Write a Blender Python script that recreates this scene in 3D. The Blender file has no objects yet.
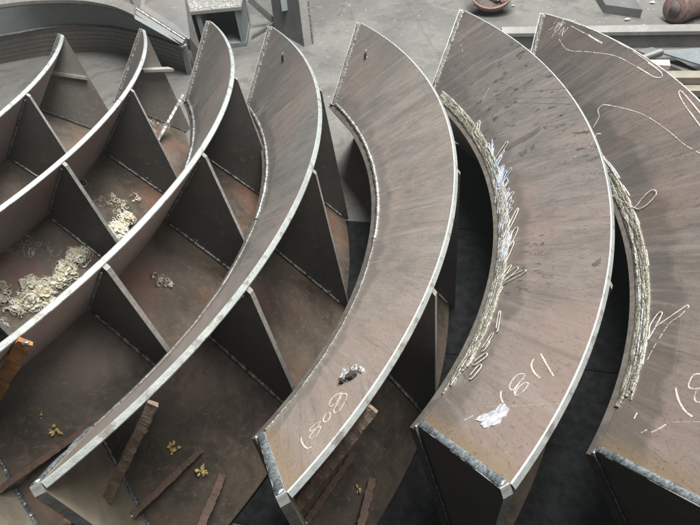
import bpy, math, random
from mathutils import Vector, Matrix, noise
random.seed(7)
scene = bpy.context.scene
COL = scene.collection
S = 0.65                                   # metres per fitted unit

# ------------------------------------------------------------------ camera
CAM_H = 2.25 * S
CAM_R = Matrix(((0.99503, 0.09955, 0.0), (-0.07202, 0.71993, -0.6903), (-0.06872, 0.68688, 0.72352)))
FPX = 506.857                              # focal length in photo pixels (photo 700 x 525)
cd = bpy.data.cameras.new('camera'); cam = bpy.data.objects.new('camera', cd); COL.objects.link(cam)
cam.matrix_world = Matrix.Translation((0, 0, CAM_H)) @ CAM_R.to_4x4()
cd.sensor_width = 36; cd.lens = 36 * FPX / 700; cd.clip_start = .02; cd.clip_end = 200
scene.camera = cam
CAMP = Vector((0, 0, CAM_H))

def ray(px, py):
    return (CAM_R @ Vector(((px - 350) / FPX, -(py - 262.5) / FPX, -1))).normalized()

def at(px, py, z=0.0):                      # the point of height z seen at a photo pixel
    d = ray(px, py); return CAMP + d * ((z - CAM_H) / d.z)

# ------------------------------------------------------------------ materials
def new_mat(name):
    m = bpy.data.materials.new(name); m.use_nodes = True
    nt = m.node_tree; b = nt.nodes['Principled BSDF']
    return m, nt, b

class G:                                    # tiny node builder
    def __init__(s, nt): s.nt = nt
    def n(s, t, **kw):
        x = s.nt.nodes.new(t)
        for k, v in kw.items():
            if k in x.inputs.keys(): x.inputs[k].default_value = v
            else: setattr(x, k, v)
        return x
    def l(s, a, b): s.nt.links.new(a, b)
    def noise(s, vec, scale, detail=4, rough=.55, dist=0.):
        x = s.n('ShaderNodeTexNoise'); x.inputs['Scale'].default_value = scale; x.inputs['Detail'].default_value = detail
        x.inputs['Roughness'].default_value = rough; x.inputs['Distortion'].default_value = dist
        s.l(vec, x.inputs['Vector']); return x.outputs['Fac']
    def ramp(s, fac, lo, hi, smooth=True):
        x = s.n('ShaderNodeMapRange'); x.interpolation_type = 'SMOOTHSTEP' if smooth else 'LINEAR'
        x.inputs['From Min'].default_value = lo; x.inputs['From Max'].default_value = hi
        s.l(fac, x.inputs['Value']); return x.outputs['Result']
    def mix(s, fac, a, b):
        x = s.n('ShaderNodeMix', data_type='RGBA')
        if hasattr(fac, 'is_linked') or hasattr(fac, 'node'): s.l(fac, x.inputs[0])
        else: x.inputs[0].default_value = fac
        for i, c in ((6, a), (7, b)):
            if isinstance(c, tuple): x.inputs[i].default_value = (*c, 1)
            else: s.l(c, x.inputs[i])
        return x.outputs[2]
    def math(s, op, a, b=None):
        x = s.n('ShaderNodeMath', operation=op)
        for i, c in ((0, a), (1, b)):
            if c is None: continue
            if isinstance(c, (int, float)): x.inputs[i].default_value = c
            else: s.l(c, x.inputs[i])
        return x.outputs[0]
    def mapping(s, vec, scale=(1, 1, 1), rot=(0, 0, 0), loc=(0, 0, 0)):
        x = s.n('ShaderNodeMapping'); x.inputs['Scale'].default_value = scale
        x.inputs['Rotation'].default_value = rot; x.inputs['Location'].default_value = loc
        s.l(vec, x.inputs['Vector']); return x.outputs[0]
    def bump(s, b, height, strength, dist):
        x = s.n('ShaderNodeBump'); x.inputs['Strength'].default_value = strength; x.inputs['Distance'].default_value = dist
        s.l(height, x.inputs['Height']); s.l(x.outputs[0], b.inputs['Normal'])

def mill_mat(name, c1, c2, dark, tan=(0.30, 0.22, 0.13), seed=0., spots=.5, metal=.45, tide=.0):
    """hot rolled plate with diagonal mill streaks, spots, scratches and heat tint at the welded end"""
    m, nt, b = new_mat(name); g = G(nt)
    tc = g.n('ShaderNodeTexCoord'); uv = tc.outputs['UV']
    off = g.mapping(uv, (1, 1, 1), (0, 0, 0), (seed, seed * .7, seed * .3))
    c1 = tuple(x * 1.30 for x in c1); c2 = tuple(x * 1.06 for x in c2)
    st = g.mapping(off, (1, 1, 1), (0, 0, math.radians(28)))
    st1 = g.mapping(st, (70, 9, 1))
    fine = g.noise(st1, 2.2, 6, .65, .6)
    broad = g.noise(g.mapping(st, (11, 3.0, 1)), 1.3, 6, .68, .4)
    cloud = g.noise(off, 3.1, 3, .5)
    c = g.mix(g.ramp(broad, .28, .72), c1, c2)
    c = g.mix(g.math('MULTIPLY', g.ramp(fine, .45, .70), .38), c, tuple(x * 1.30 for x in c1))
    c = g.mix(g.math('MULTIPLY', g.ramp(cloud, .46, .66), .6), c, (c1[0] * 1.2, c1[1] * .99, c1[2] * .93))
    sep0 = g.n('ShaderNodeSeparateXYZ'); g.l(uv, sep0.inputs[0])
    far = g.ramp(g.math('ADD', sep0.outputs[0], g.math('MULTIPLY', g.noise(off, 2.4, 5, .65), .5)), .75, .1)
    c = g.mix(g.math('MULTIPLY', far, .62), c, (dark[0] * .84, dark[1] * .88, dark[2] * .90))  # far end greyer mill scale, also darkened in colour for its weaker light
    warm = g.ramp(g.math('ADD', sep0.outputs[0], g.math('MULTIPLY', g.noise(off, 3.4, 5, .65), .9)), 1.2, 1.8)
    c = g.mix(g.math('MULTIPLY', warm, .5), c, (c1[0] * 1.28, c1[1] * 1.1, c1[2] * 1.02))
    # darker smoother zone beside the long weld, ragged border
    sep = g.n('ShaderNodeSeparateXYZ'); g.l(uv, sep.inputs[0])
    vv = g.math('ADD', sep.outputs[1], g.math('MULTIPLY', g.noise(g.mapping(st, (7, 2.4, 1)), 1.6, 3), -.13))
    near = g.ramp(vv, .03, -.03) if False else g.ramp(vv, .01 + tide, -.02 + tide)
    c = g.mix(g.math('MULTIPLY', near, .55), c, dark)
    # spots
    sp = g.noise(g.mapping(st, (60, 24, 1)), 1.0, 3, .6, .3)
    zone = g.ramp(g.noise(off, 2.2, 2), .46, .6)
    spm = g.math('MULTIPLY', g.math('MULTIPLY', g.ramp(sp, .585, .64), zone), spots)
    c = g.mix(spm, c, tuple(x * .45 for x in c2))
    # scratches
    sc = g.noise(g.mapping(off, (2.5, 160, 1), (0, 0, math.radians(-47))), 1.2, 2, .5, .25)
    c = g.mix(g.math('MULTIPLY', g.ramp(sc, .70, .76), .3), c, (.42, .38, .34))
    # heat tint at the lower end
    band = g.noise(g.mapping(st, (38, 2.2, 1), (0, 0, 0), (2, 5, 1)), 1.0, 5, .7, .8)
    c = g.mix(g.math('MULTIPLY', g.ramp(band, .52, .68), .38), c, tuple(x * 1.4 for x in c1))
    c = g.mix(g.math('MULTIPLY', g.ramp(band, .46, .32), .35), c, tuple(x * .62 for x in c2))
    heat = g.ramp(g.math('ADD', g.math('SUBTRACT', sep.outputs[0], g.math('MULTIPLY', sep.outputs[1], .28)), g.math('MULTIPLY', g.noise(off, 22, 4), .05)), 1.525, 1.575)
    c = g.mix(g.math('MULTIPLY', heat, .65), c, tan)
    pits = g.noise(off, 130, 3, .6)
    c = g.mix(g.math('MULTIPLY', g.ramp(g.noise(g.mapping(st, (150, 50, 1)), 1.5, 4, .7), .56, .66), .5), c, tuple(x * .6 for x in c2))
    c = g.mix(g.math('MULTIPLY', g.ramp(pits, .64, .7), g.math('MULTIPLY', heat, .8)), c, (.04, .03, .02))
    g.l(c, b.inputs['Base Color'])
    r = g.n('ShaderNodeMapRange'); r.inputs['To Min'].default_value = .27; r.inputs['To Max'].default_value = .44
    g.l(fine, r.inputs['Value']); g.l(r.outputs[0], b.inputs['Roughness'])
    b.inputs['Metallic'].default_value = metal
    g.bump(b, g.math('ADD', g.noise(off, 90, 5, .7), g.math('MULTIPLY', fine, .6)), .22, .0025)
    return m

def plate_mat(name, c1, c2, rust, rough=.55, metal=.15, scale=1.0, bump=.2):
    m, nt, b = new_mat(name); g = G(nt)
    tc = g.n('ShaderNodeTexCoord'); ob = tc.outputs['Object']
    a = g.noise(ob, 4.2 * scale, 5, .6, .4); d = g.noise(ob, 38 * scale, 5, .65); e = g.noise(g.mapping(ob, (1, 1, 1), (0, 0, 0), (3.1, 2, 7)), 2.6 * scale, 4, .6, .7)
    f = g.noise(ob, 190, 3, .7)
    c = g.mix(g.ramp(a, .33, .68), c1, c2)
    c = g.mix(g.math('MULTIPLY', g.ramp(e, .48, .7), .75), c, rust)
    c = g.mix(g.math('MULTIPLY', g.ramp(d, .5, .75), .45), c, tuple(x * 1.6 for x in c1))
    c = g.mix(g.math('MULTIPLY', g.ramp(f, .6, .75), .35), c, tuple(min(.6, x * 2.4 + .01) for x in c1))
    sc = g.noise(g.mapping(ob, (3, 120, 30), (.5, .3, .9)), 1.4, 2, .5, .6)
    c = g.mix(g.math('MULTIPLY', g.ramp(sc, .69, .75), .28), c, (.40, .37, .33))
    g.l(c, b.inputs['Base Color'])
    r = g.n('ShaderNodeMapRange'); r.inputs['To Min'].default_value = rough - .15; r.inputs['To Max'].default_value = rough + .2
    g.l(d, r.inputs['Value']); g.l(r.outputs[0], b.inputs['Roughness']); b.inputs['Metallic'].default_value = metal
    g.bump(b, g.math('ADD', d, g.math('MULTIPLY', f, .5)), bump, .003)
    return m

def simple_mat(name, c1, c2, rough=.5, metal=0., scale=60, bump=.3, dist=.002):
    m, nt, b = new_mat(name); g = G(nt)
    ob = g.n('ShaderNodeTexCoord').outputs['Object']
    a = g.noise(ob, scale, 5, .65, .3); d = g.noise(ob, scale * .13, 3, .5)
    c = g.mix(g.ramp(g.math('ADD', g.math('MULTIPLY', a, .7), g.math('MULTIPLY', d, .3)), .38, .62), c1, c2)
    g.l(c, b.inputs['Base Color']); b.inputs['Roughness'].default_value = rough; b.inputs['Metallic'].default_value = metal
    g.bump(b, a, bump, dist)
    return m

def concrete_mat():
    m, nt, b = new_mat('concrete'); g = G(nt)
    ob = g.n('ShaderNodeTexCoord').outputs['Object']
    a = g.noise(ob, 1.3, 5, .6, .6); d = g.noise(ob, 22, 6, .7, .2); e = g.noise(ob, 5.5, 5, .65, .8); f = g.noise(ob, 120, 4, .7)
    c = g.mix(g.ramp(a, .35, .65), (.108, .106, .098), (.16, .158, .143))
    c = g.mix(g.math('MULTIPLY', g.ramp(e, .50, .68), .6), c, (.066, .064, .06))
    c = g.mix(g.math('MULTIPLY', g.ramp(g.noise(ob, 3.3, 5, .7, 1.2), .54, .68), .5), c, (.205, .195, .155))
    c = g.mix(g.math('MULTIPLY', g.ramp(d, .55, .72), .5), c, (.25, .243, .215))
    c = g.mix(g.math('MULTIPLY', g.ramp(f, .6, .72), .55), c, (.075, .072, .068))
    # sawn joints
    sep = g.n('ShaderNodeSeparateXYZ'); g.l(ob, sep.inputs[0])
    wob = g.math('MULTIPLY', g.math('SUBTRACT', g.noise(ob, 9, 4), .5), .05)
    jx = g.math('ABSOLUTE', g.math('SUBTRACT', g.math('ADD', sep.outputs[0], g.math('ADD', wob, g.math('MULTIPLY', sep.outputs[1], .07))), .90))
    jy = g.math('ABSOLUTE', g.math('SUBTRACT', g.math('ADD', sep.outputs[1], g.math('ADD', wob, g.math('MULTIPLY', sep.outputs[0], .12))), 1.60))
    j = g.math('MINIMUM', jx, jy)
    c = g.mix(g.math('MULTIPLY', g.ramp(j, .010, .002), .5), c, (.12, .115, .105))
    g.l(c, b.inputs['Base Color']); b.inputs['Roughness'].default_value = .8
    h = g.math('ADD', g.math('MULTIPLY', d, .7), g.math('ADD', g.math('MULTIPLY', f, .4), g.math('MULTIPLY', g.ramp(j, .003, .014), .8)))
    g.bump(b, h, .55, .012)
    return m

M = {}
M['floor'] = concrete_mat()
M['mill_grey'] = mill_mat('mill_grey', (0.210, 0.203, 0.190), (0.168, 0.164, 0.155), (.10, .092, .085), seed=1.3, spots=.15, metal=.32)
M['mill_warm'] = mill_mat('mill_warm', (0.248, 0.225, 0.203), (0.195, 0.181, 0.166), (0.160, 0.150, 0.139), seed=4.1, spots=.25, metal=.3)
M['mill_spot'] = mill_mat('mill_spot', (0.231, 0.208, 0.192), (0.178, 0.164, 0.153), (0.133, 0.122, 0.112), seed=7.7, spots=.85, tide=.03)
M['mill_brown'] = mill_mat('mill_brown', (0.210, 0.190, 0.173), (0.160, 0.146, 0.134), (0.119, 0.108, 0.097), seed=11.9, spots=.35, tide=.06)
M['back'] = plate_mat('plate_back', (.36, .30, .275), (.30, .255, .24), (.40, .235, .21), .6, .05)
def cut_mat():
    m, nt, b = new_mat('cut_edge'); g = G(nt); ob = g.n('ShaderNodeTexCoord').outputs['Object']
    a = g.noise(ob, 9, 4, .6, .5); d = g.noise(ob, 70, 5, .7); e = g.noise(ob, 26, 4, .65)
    c = g.mix(g.ramp(a, .3, .7), (.29, .32, .315), (.38, .405, .385))
    c = g.mix(g.math('MULTIPLY', g.ramp(d, .42, .7), .5), c, (.19, .20, .195))
    c = g.mix(g.math('MULTIPLY', g.ramp(e, .54, .64), .75), c, (.16, .14, .12))
    g.l(c, b.inputs['Base Color']); b.inputs['Metallic'].default_value = .3
    r = g.n('ShaderNodeMapRange'); r.inputs['To Min'].default_value = .3; r.inputs['To Max'].default_value = .6; g.l(d, r.inputs['Value']); g.l(r.outputs[0], b.inputs['Roughness'])
    g.bump(b, d, .5, .003); return m
M['cut'] = cut_mat()
M['rim'] = simple_mat('plate_rim', (.095, .085, .074), (.15, .135, .115), .5, .3, 50, .35)
M['brown'] = plate_mat('plate_brown', (.150, .118, .090), (.066, .056, .046), (.165, .082, .055), .40, .15, 1.5)
M['gusset'] = plate_mat('gusset_plate', (.135, .132, .122), (.10, .098, .09), (.15, .118, .09), .52, .2)
M['gusset_edge'] = simple_mat('gusset_edge', (.26, .25, .23), (.40, .40, .38), .5, .3, 90, .3)
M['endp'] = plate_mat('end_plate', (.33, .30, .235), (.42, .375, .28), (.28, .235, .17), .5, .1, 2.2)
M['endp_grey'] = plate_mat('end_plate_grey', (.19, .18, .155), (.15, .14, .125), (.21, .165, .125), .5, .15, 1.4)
M['weld'] = simple_mat('weld_metal', (.15, .15, .145), (.44, .45, .44), .38, .75, 160, .5, .003)
M['weld_seam'] = simple_mat('weld_seam', (.06, .06, .055), (.55, .55, .52), .4, .4, 75, .5, .003)
M['weld_blue'] = simple_mat('weld_blue', (.14, .17, .19), (.50, .56, .59), .34, .7, 130, .5, .003)
M['weld_gold'] = simple_mat('weld_gold', (.085, .08, .066), (.36, .345, .28), .42, .45, 210, .7, .004)
M['weld_dark'] = simple_mat('weld_dark', (.07, .068, .062), (.24, .23, .21), .45, .5, 150, .6, .004)
def chalk_mat():
    m, nt, b = new_mat('chalk'); g = G(nt); ob = g.n('ShaderNodeTexCoord').outputs['Object']
    a = g.noise(ob, 260, 4, .7); d = g.noise(ob, 40, 3, .5)
    g.l(g.mix(a, (.46, .41, .37), (.66, .60, .55)), b.inputs['Base Color']); b.inputs['Roughness'].default_value = .95
    g.l(g.math('MULTIPLY', g.ramp(g.math('ADD', a, g.math('MULTIPLY', g.math('SUBTRACT', d, .5), .6)), .33, .50), .82), b.inputs['Alpha']); return m
M['chalk'] = chalk_mat()
M['wire_white'] = simple_mat('slag_strand', (.30, .29, .245), (.46, .45, .39), .6, .0, 200, .4, .001)
M['wire_blue'] = simple_mat('slag_strand_blue', (.25, .29, .37), (.42, .47, .56), .6, .0, 200, .4, .001)
M['smear'] = simple_mat('paint_smear', (.24, .24, .255), (.44, .45, .48), .7, 0, 90, .4, .001)
M['soot'] = simple_mat('soot', (.035, .03, .027), (.055, .047, .042), .8, 0, 60, .2)
M['faint_soot'] = simple_mat('faint_soot', (.085, .075, .068), (.115, .102, .094), .5, .1, 60, .2)
M['rust'] = plate_mat('rusty_bar', (.25, .19, .14), (.12, .085, .062), (.24, .13, .07), .8, 0, 6, 1.0)
M['rust_dark'] = plate_mat('rusty_bar_dark', (.11, .062, .042), (.075, .05, .038), (.13, .075, .048), .75, 0, 3, .5)
M['orange'] = plate_mat('orange_rust', (.36, .165, .05), (.24, .11, .04), (.46, .26, .10), .85, 0, 9, .9)
M['shaving'] = simple_mat('wood_shaving', (.80, .77, .64), (.90, .88, .79), .75, 0, 70, .2)
M['shaving_tan'] = simple_mat('wood_shaving_tan', (.56, .48, .31), (.74, .68, .50), .75, 0, 70, .2)
M['gold'] = simple_mat('dry_peel', (.48, .31, .07), (.68, .54, .24), .6, 0, 120, .3)
M['teal'] = plate_mat('painted_frame', (.17, .195, .195), (.14, .16, .165), (.19, .195, .18), .6, .1)
M['grey_steel'] = plate_mat('grey_steel', (.15, .15, .145), (.105, .11, .11), (.17, .145, .125), .55, .25)
M['pale_steel'] = plate_mat('dusty_steel', (.25, .247, .23), (.19, .19, .18), (.22, .20, .165), .7, .1)
M['band'] = plate_mat('band_steel', (.20, .185, .165), (.15, .14, .125), (.22, .18, .14), .55, .15)
M['dust'] = simple_mat('grit', (.26, .26, .245), (.42, .42, .40), .9, 0, 60, .8, .006)
M['hose'] = simple_mat('hose_skin', (.15, .095, .085), (.24, .165, .145), .6, 0, 40, .3)
M['bucket'] = simple_mat('clay_pot', (.30, .17, .14), (.40, .25, .21), .7, 0, 30, .3)
M['dark_in'] = simple_mat('pot_inside', (.08, .07, .062), (.12, .10, .09), .7, 0, 30, .3)
M['timber'] = plate_mat('timber', (.22, .20, .155), (.18, .165, .13), (.26, .235, .185), .75, 0, 2)
M['pink'] = simple_mat('primed_block', (.42, .31, .29), (.52, .41, .38), .7, 0, 40, .3)
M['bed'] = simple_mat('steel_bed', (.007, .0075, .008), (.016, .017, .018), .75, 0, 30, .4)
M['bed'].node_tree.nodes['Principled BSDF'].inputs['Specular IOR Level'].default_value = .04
M['ash'] = simple_mat('burnt_ash', (.17, .17, .165), (.50, .50, .49), .5, .4, 150, .6)
M['paper'] = simple_mat('paper_scrap', (.68, .67, .63), (.8, .79, .76), .9, 0, 40, .2)

# ------------------------------------------------------------------ object helpers
def obj(name, verts, faces, mats, parent=None, fmat=None, uvs=None, smooth=None):
    me = bpy.data.meshes.new(name)
    me.from_pydata([tuple(v) for v in verts], [], faces)
    for m in (mats if isinstance(mats, (list, tuple)) else [mats]): me.materials.append(M[m])
    if fmat:
        for p, i in zip(me.polygons, fmat): p.material_index = i
    if smooth:
        for i, p in enumerate(me.polygons): p.use_smooth = smooth is True or smooth[i]
    if uvs:
        u = me.uv_layers.new(name='UVMap')
        for l in me.loops: u.data[l.index].uv = uvs[l.vertex_index]
    me.validate(); me.update()
    o = bpy.data.objects.new(name, me); COL.objects.link(o)
    if parent: o.parent = parent
    return o

def tag(o, label=None, cat=None, group=None, kind=None):
    if label: o['label'] = label
    if cat: o['category'] = cat
    if group: o['group'] = group
    if kind: o['kind'] = kind
    return o

def empty(name, loc, rot=None):
    o = bpy.data.objects.new(name, None); COL.objects.link(o); o.empty_display_size = .1
    o.matrix_world = Matrix.Translation(loc) @ (rot.to_4x4() if rot else Matrix.Identity(4))
    return o

class MB:                                    # collects several shapes into one mesh
    def __init__(s): s.v = []; s.f = []; s.m = []; s.s = []; s.parts = []
    def add(s, v, f, mi=0, sm=False):
        k = len(s.v); s.v += [Vector(x) for x in v]
        s.f += [tuple(i + k for i in q) for q in f]; s.m += [mi] * len(f); s.s += [sm] * len(f); s.parts.append((k, len(s.v), len(s.f) - len(f), len(s.f)))
    def box(s, c, ax, ay, az, mi=0):         # centre and three half axes
        c = Vector(c); v = [c + ax * i + ay * j + az * k for i in (-1, 1) for j in (-1, 1) for k in (-1, 1)]
        s.add(v, [(0, 1, 3, 2), (4, 6, 7, 5), (0, 4, 5, 1), (2, 3, 7, 6), (0, 2, 6, 4), (1, 5, 7, 3)], mi)
    def abox(s, p0, p1, mi=0):
        p0 = Vector(p0); p1 = Vector(p1); h = (p1 - p0) / 2
        s.box((p0 + p1) / 2, Vector((h.x, 0, 0)), Vector((0, h.y, 0)), Vector((0, 0, h.z)), mi)
    def prism(s, pts, off, mi=0):            # polygon extruded by a vector
        n = len(pts); v = [Vector(p) for p in pts] + [Vector(p) + off for p in pts]
        s.add(v, [tuple(range(n))[::-1], tuple(range(n, 2 * n))] + [(i, (i + 1) % n, n + (i + 1) % n, n + i) for i in range(n)], mi)
    def tube(s, pts, rad, sides=8, mi=0, up=None, flat=1.0, cap=True):
        pts = [Vector(p) for p in pts]; n = len(pts); v = []; f = []
        nrm = None
        for i in range(n):
            t = (pts[min(i + 1, n - 1)] - pts[max(i - 1, 0)]).normalized()
            if up is not None: u_ = up[i] if isinstance(up, list) else up
            else: u_ = nrm if nrm is not None else (Vector((0, 0, 1)) if abs(t.z) < .9 else Vector((1, 0, 0)))
            a = u_ - t * u_.dot(t)
            if a.length < 1e-6: a = t.orthogonal()
            a.normalize(); bb = t.cross(a); nrm = a
            r = rad(i / max(1, n - 1)) if callable(rad) else rad
            for k in range(sides):
                w = 2 * math.pi * k / sides
                v.append(pts[i] + a * (math.sin(w) * r * flat) + bb * (math.cos(w) * r))
        for i in range(n - 1):
            for k in range(sides):
                f.append((i * sides + k, i * sides + (k + 1) % sides, (i + 1) * sides + (k + 1) % sides, (i + 1) * sides + k))
        if cap: f += [tuple(range(sides))[::-1], tuple(range((n - 1) * sides, n * sides))]
        s.add(v, f, mi, True)
    def split(s, name, mats, parent):          # every added shape becomes a part of its own
        for (v0, v1, f0, f1) in s.parts:
            obj(name, s.v[v0:v1], [tuple(i - v0 for i in q) for q in s.f[f0:f1]], mats, parent, s.m[f0:f1], None, s.s[f0:f1])
    def build(s, name, mats, parent=None):
        return obj(name, s.v, s.f, mats, parent, s.m, None, s.s)

# ------------------------------------------------------------------ ring segment geometry (local: axis = z, pointing down)
RI, RO, HO, RG, HG = 2.0123 * S, 2.36437 * S, -.37111 * S, 2.41975 * S, .58194 * S
TH0, TH1 = -.1436, 1.17775
DI0, DI1, DT0 = .09327, .06722, -.06247
GUS = (.25406, .56058, .84596)
TF, TG = .0155, .021                         # plate thicknesses
TM = .5 * (TH0 + TH1)
BASE = Vector((RG * math.cos(TM), RG * math.sin(TM), HG))
ORG = Vector((2.3 * S, 0, 0))
def v2(a, b): return Vector((a, b))
I2, O2, T2 = v2(RI, 0), v2(RO, HO), v2(RG, HG)
U2 = (O2 - I2).normalized(); LF = (O2 - I2).length
N2 = v2(-U2.y, U2.x)                        # convex side of the flange: outward and down
W2 = (T2 - I2).normalized(); LG = (T2 - I2).length
D2 = v2(-W2.y, W2.x)                        # underside of the base plate: inward and down
if D2.x > 0: D2 = -D2
if N2.x < 0: N2 = -N2

def loc3(p, th): return Vector((p[0] * math.cos(th), p[0] * math.sin(th), p[1])) - BASE
def thF(v, s):                              # flange: theta at width fraction v, arc fraction s
    a = TH0 + DI0 * (1 - v); b = TH1 - DI1 * (1 - v); return a + (b - a) * s
def thG(w, s):
    a = TH0 + DI0 * (1 - w) + DT0 * w; b = TH1 - DI1 * (1 - w); return a + (b - a) * s
def thB(w, s):
    a = thG(w, 0) - .022; b = thG(w, 1) + .022; return a + (b - a) * s
def F3(v, s, d=0.):                         # point on the visible flange face, d metres above it
    p = I2 + U2 * (LF * v) - N2 * d; return loc3(p, thF(v, s))
def Fth(v, th, d=0.):
    p = I2 + U2 * (LF * v) - N2 * d; return loc3(p, th)
def G3(w, th, d=0.):                        # point on the outer (ribbed) face of the base plate
    p = I2 + W2 * (LG * w) - D2 * d; return loc3(p, th)

def sweep(prof, ths, n, uvscale=1.4):
    """prof: list of 2D points (closed); ths(j, s): theta for profile point j"""
    m = len(prof); V = []; UV = []; lens = [0]
    for j in range(1, m): lens.append(lens[-1] + (prof[j] - prof[j - 1]).length)
    for i in range(n + 1):
        for j in range(m):
            th = ths(j, i / n); V.append(loc3(prof[j], th)); UV.append((th * uvscale, lens[j]))
    Fc = []; J = []
    for i in range(n):
        for j in range(m):
            k = (j + 1) % m; Fc.append((i * m + j, i * m + k, (i + 1) * m + k, (i + 1) * m + j)); J.append(j)
    Fc.append(tuple(range(m))); J.append(-1); Fc.append(tuple(range(n * m, n * m + m))[::-1]); J.append(-1)
    return V, Fc, J, UV

SEG = {}
class Item: pass
RAW = {
1: ([[0.98442, 0.16762, 0.05319], [0.17, -0.98446, -0.04408], [0.04498, 0.05243, -0.99761]], [-1.17463, 2.18782, 0.43424]),
2: ([[0.9819, 0.18122, 0.05509], [0.18271, -0.9829, -0.02313], [0.04996, 0.03277, -0.99821]], [-0.81334, 2.21555, 0.40825]),
3: ([[0.95053, 0.30036, 0.07922], [0.30345, -0.95237, -0.0301], [0.0664, 0.05265, -0.9964]], [-0.43384, 2.0608, 0.47413]),
4: ([[0.94123, 0.33513, 0.04206], [0.33577, -0.9419, -0.00889], [0.03664, 0.02249, -0.99908]], [-0.16912, 2.00145, 0.44353]),
5: ([[0.93393, 0.35732, 0.00949], [0.35732, -0.93398, 0.0017], [0.00947, 0.00181, -0.99995]], [0.20177, 1.95983, 0.43709]),
6: ([[0.94547, 0.32557, -0.00943], [0.32567, -0.94542, 0.0109], [-0.00536, -0.01337, -0.9999]], [0.61158, 1.92402, 0.45677]),
7: ([[0.928, 0.33728, 0.15827], [0.34133, -0.93994, 0.00168], [0.14933, 0.05246, -0.98739]], [0.97143, 1.86447, 0.45006])}
for k, (r, o) in RAW.items():
    it = Item(); it.R = Matrix(r); it.Ri = it.R.inverted(); it.O = Vector(o) - Vector((0, 0, 2.34267 * S - CAM_H))
    it.base = it.R @ (BASE - ORG) + it.O
    SEG[k] = it

def to_world(k, p): it = SEG[k]; return it.R @ p + it.base
def to_local(k, p): it = SEG[k]; return it.Ri @ (p - it.base)

def cone_hit(k, px, py, A, B):
    """where the sight line through a photo pixel meets the cone through A and B: (fraction A>B, theta)"""
    it = SEG[k]; o = it.Ri @ (CAMP - it.base) + BASE; d = it.Ri @ ray(px, py)
    sl = (B.x - A.x) / (B.y - A.y); c = A.x - sl * A.y          # r = c + sl z
    a2 = d.x ** 2 + d.y ** 2 - (sl * d.z) ** 2
    b2 = 2 * (o.x * d.x + o.y * d.y - (c + sl * o.z) * sl * d.z)
    c2 = o.x ** 2 + o.y ** 2 - (c + sl * o.z) ** 2
    disc = b2 * b2 - 4 * a2 * c2
    if disc < 0: disc = 0
    best = None
    for s_ in (-1, 1):
        t = (-b2 + s_ * math.sqrt(disc)) / (2 * a2)
        if t <= 0: continue
        q = o + d * t; f = (q.z - A.y) / (B.y - A.y); th = math.atan2(q.y, q.x)
        e = max(0, -f, f - 1) * 3 + max(0, TH0 - th, th - TH1)
        if best is None or e < best[0]: best = (e, f, th)
    return best[1], best[2]
def hitF(k, px, py): return cone_hit(k, px, py, I2, O2)
def hitG(k, px, py): return cone_hit(k, px, py, I2, T2)

def fn(*a): return noise.noise(Vector(a))

def bead(mb, pts, ups, rad, seed=0., pitch=.0065, flat=.75, rough=.35, mi=0, sides=7):
    """a rippled weld bead along a dense polyline"""
    out = [pts[0]]; up = [ups[0]]
    step = pitch / 3
    for i in range(len(pts) - 1):
        L = (pts[i + 1] - pts[i]).length; n = max(1, int(L / step))
        for j in range(1, n + 1):
            out.append(pts[i].lerp(pts[i + 1], j / n)); up.append(ups[i].lerp(ups[i + 1], j / n))
    n = len(out); rr = []
    for i in range(n):
        saw = (i % 3) / 3.0
        rr.append(rad * (1 + .10 * (saw - .3) + rough * fn(i * .11, seed, 1.7) + rough * .8 * fn(i * .37, seed, 5.1)))
    for i in range(n):
        out[i] = out[i] + up[i].normalized() * (rad * .25 * fn(i * .09, seed, 9.3))
    mb.tube(out, lambda t: rr[min(n - 1, int(round(t * (n - 1))))], sides, mi, up, flat)

ROUGHF = {1: 'mill_grey', 2: 'mill_grey', 3: 'mill_grey', 4: 'mill_grey', 5: 'mill_warm', 6: 'mill_spot', 7: 'mill_brown'}
LAB = {
1: 'dark ring segment farthest left, its pale rim running off the left edge',
2: 'ring segment holding the big cream shavings piles, second from left',
3: 'grey ring segment with an orange rusty bar under its rim',
4: 'ring segment whose pale rim ends at a tan corner with rough rusty bars',
5: 'warm brown ring segment with chalk digits 808 and a silver burn scar',
6: 'spotted brown ring segment with chalk 1181 and bluish strands fringing its weld',
7: 'brown ring segment farthest right with long looping chalk lines'}
GRP = 'curved steel ring segments standing in a row'

def lump(mb, c, r, mi=0, seed=0., sq=.6, up=Vector((0, 0, 1))):
    v = []; f = []; n = 7; m = 5
    up = up.normalized(); a = up.orthogonal().normalized(); b = up.cross(a)
    for i in range(m + 1):
        ph = math.pi * i / m
        for j in range(n):
            t = 2 * math.pi * j / n
            d = a * (math.sin(ph) * math.cos(t)) + b * (math.sin(ph) * math.sin(t)) + up * (math.cos(ph) * sq)
            v.append(c + d * r * (1 + .45 * fn(d.x * 2 + seed, d.y * 2, d.z * 2 + c.x * 40)))
    for i in range(m):
        for j in range(n): f.append((i * n + j, (i + 1) * n + j, (i + 1) * n + (j + 1) % n, i * n + (j + 1) % n))
    mb.add(v, f, mi, False)

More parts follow.
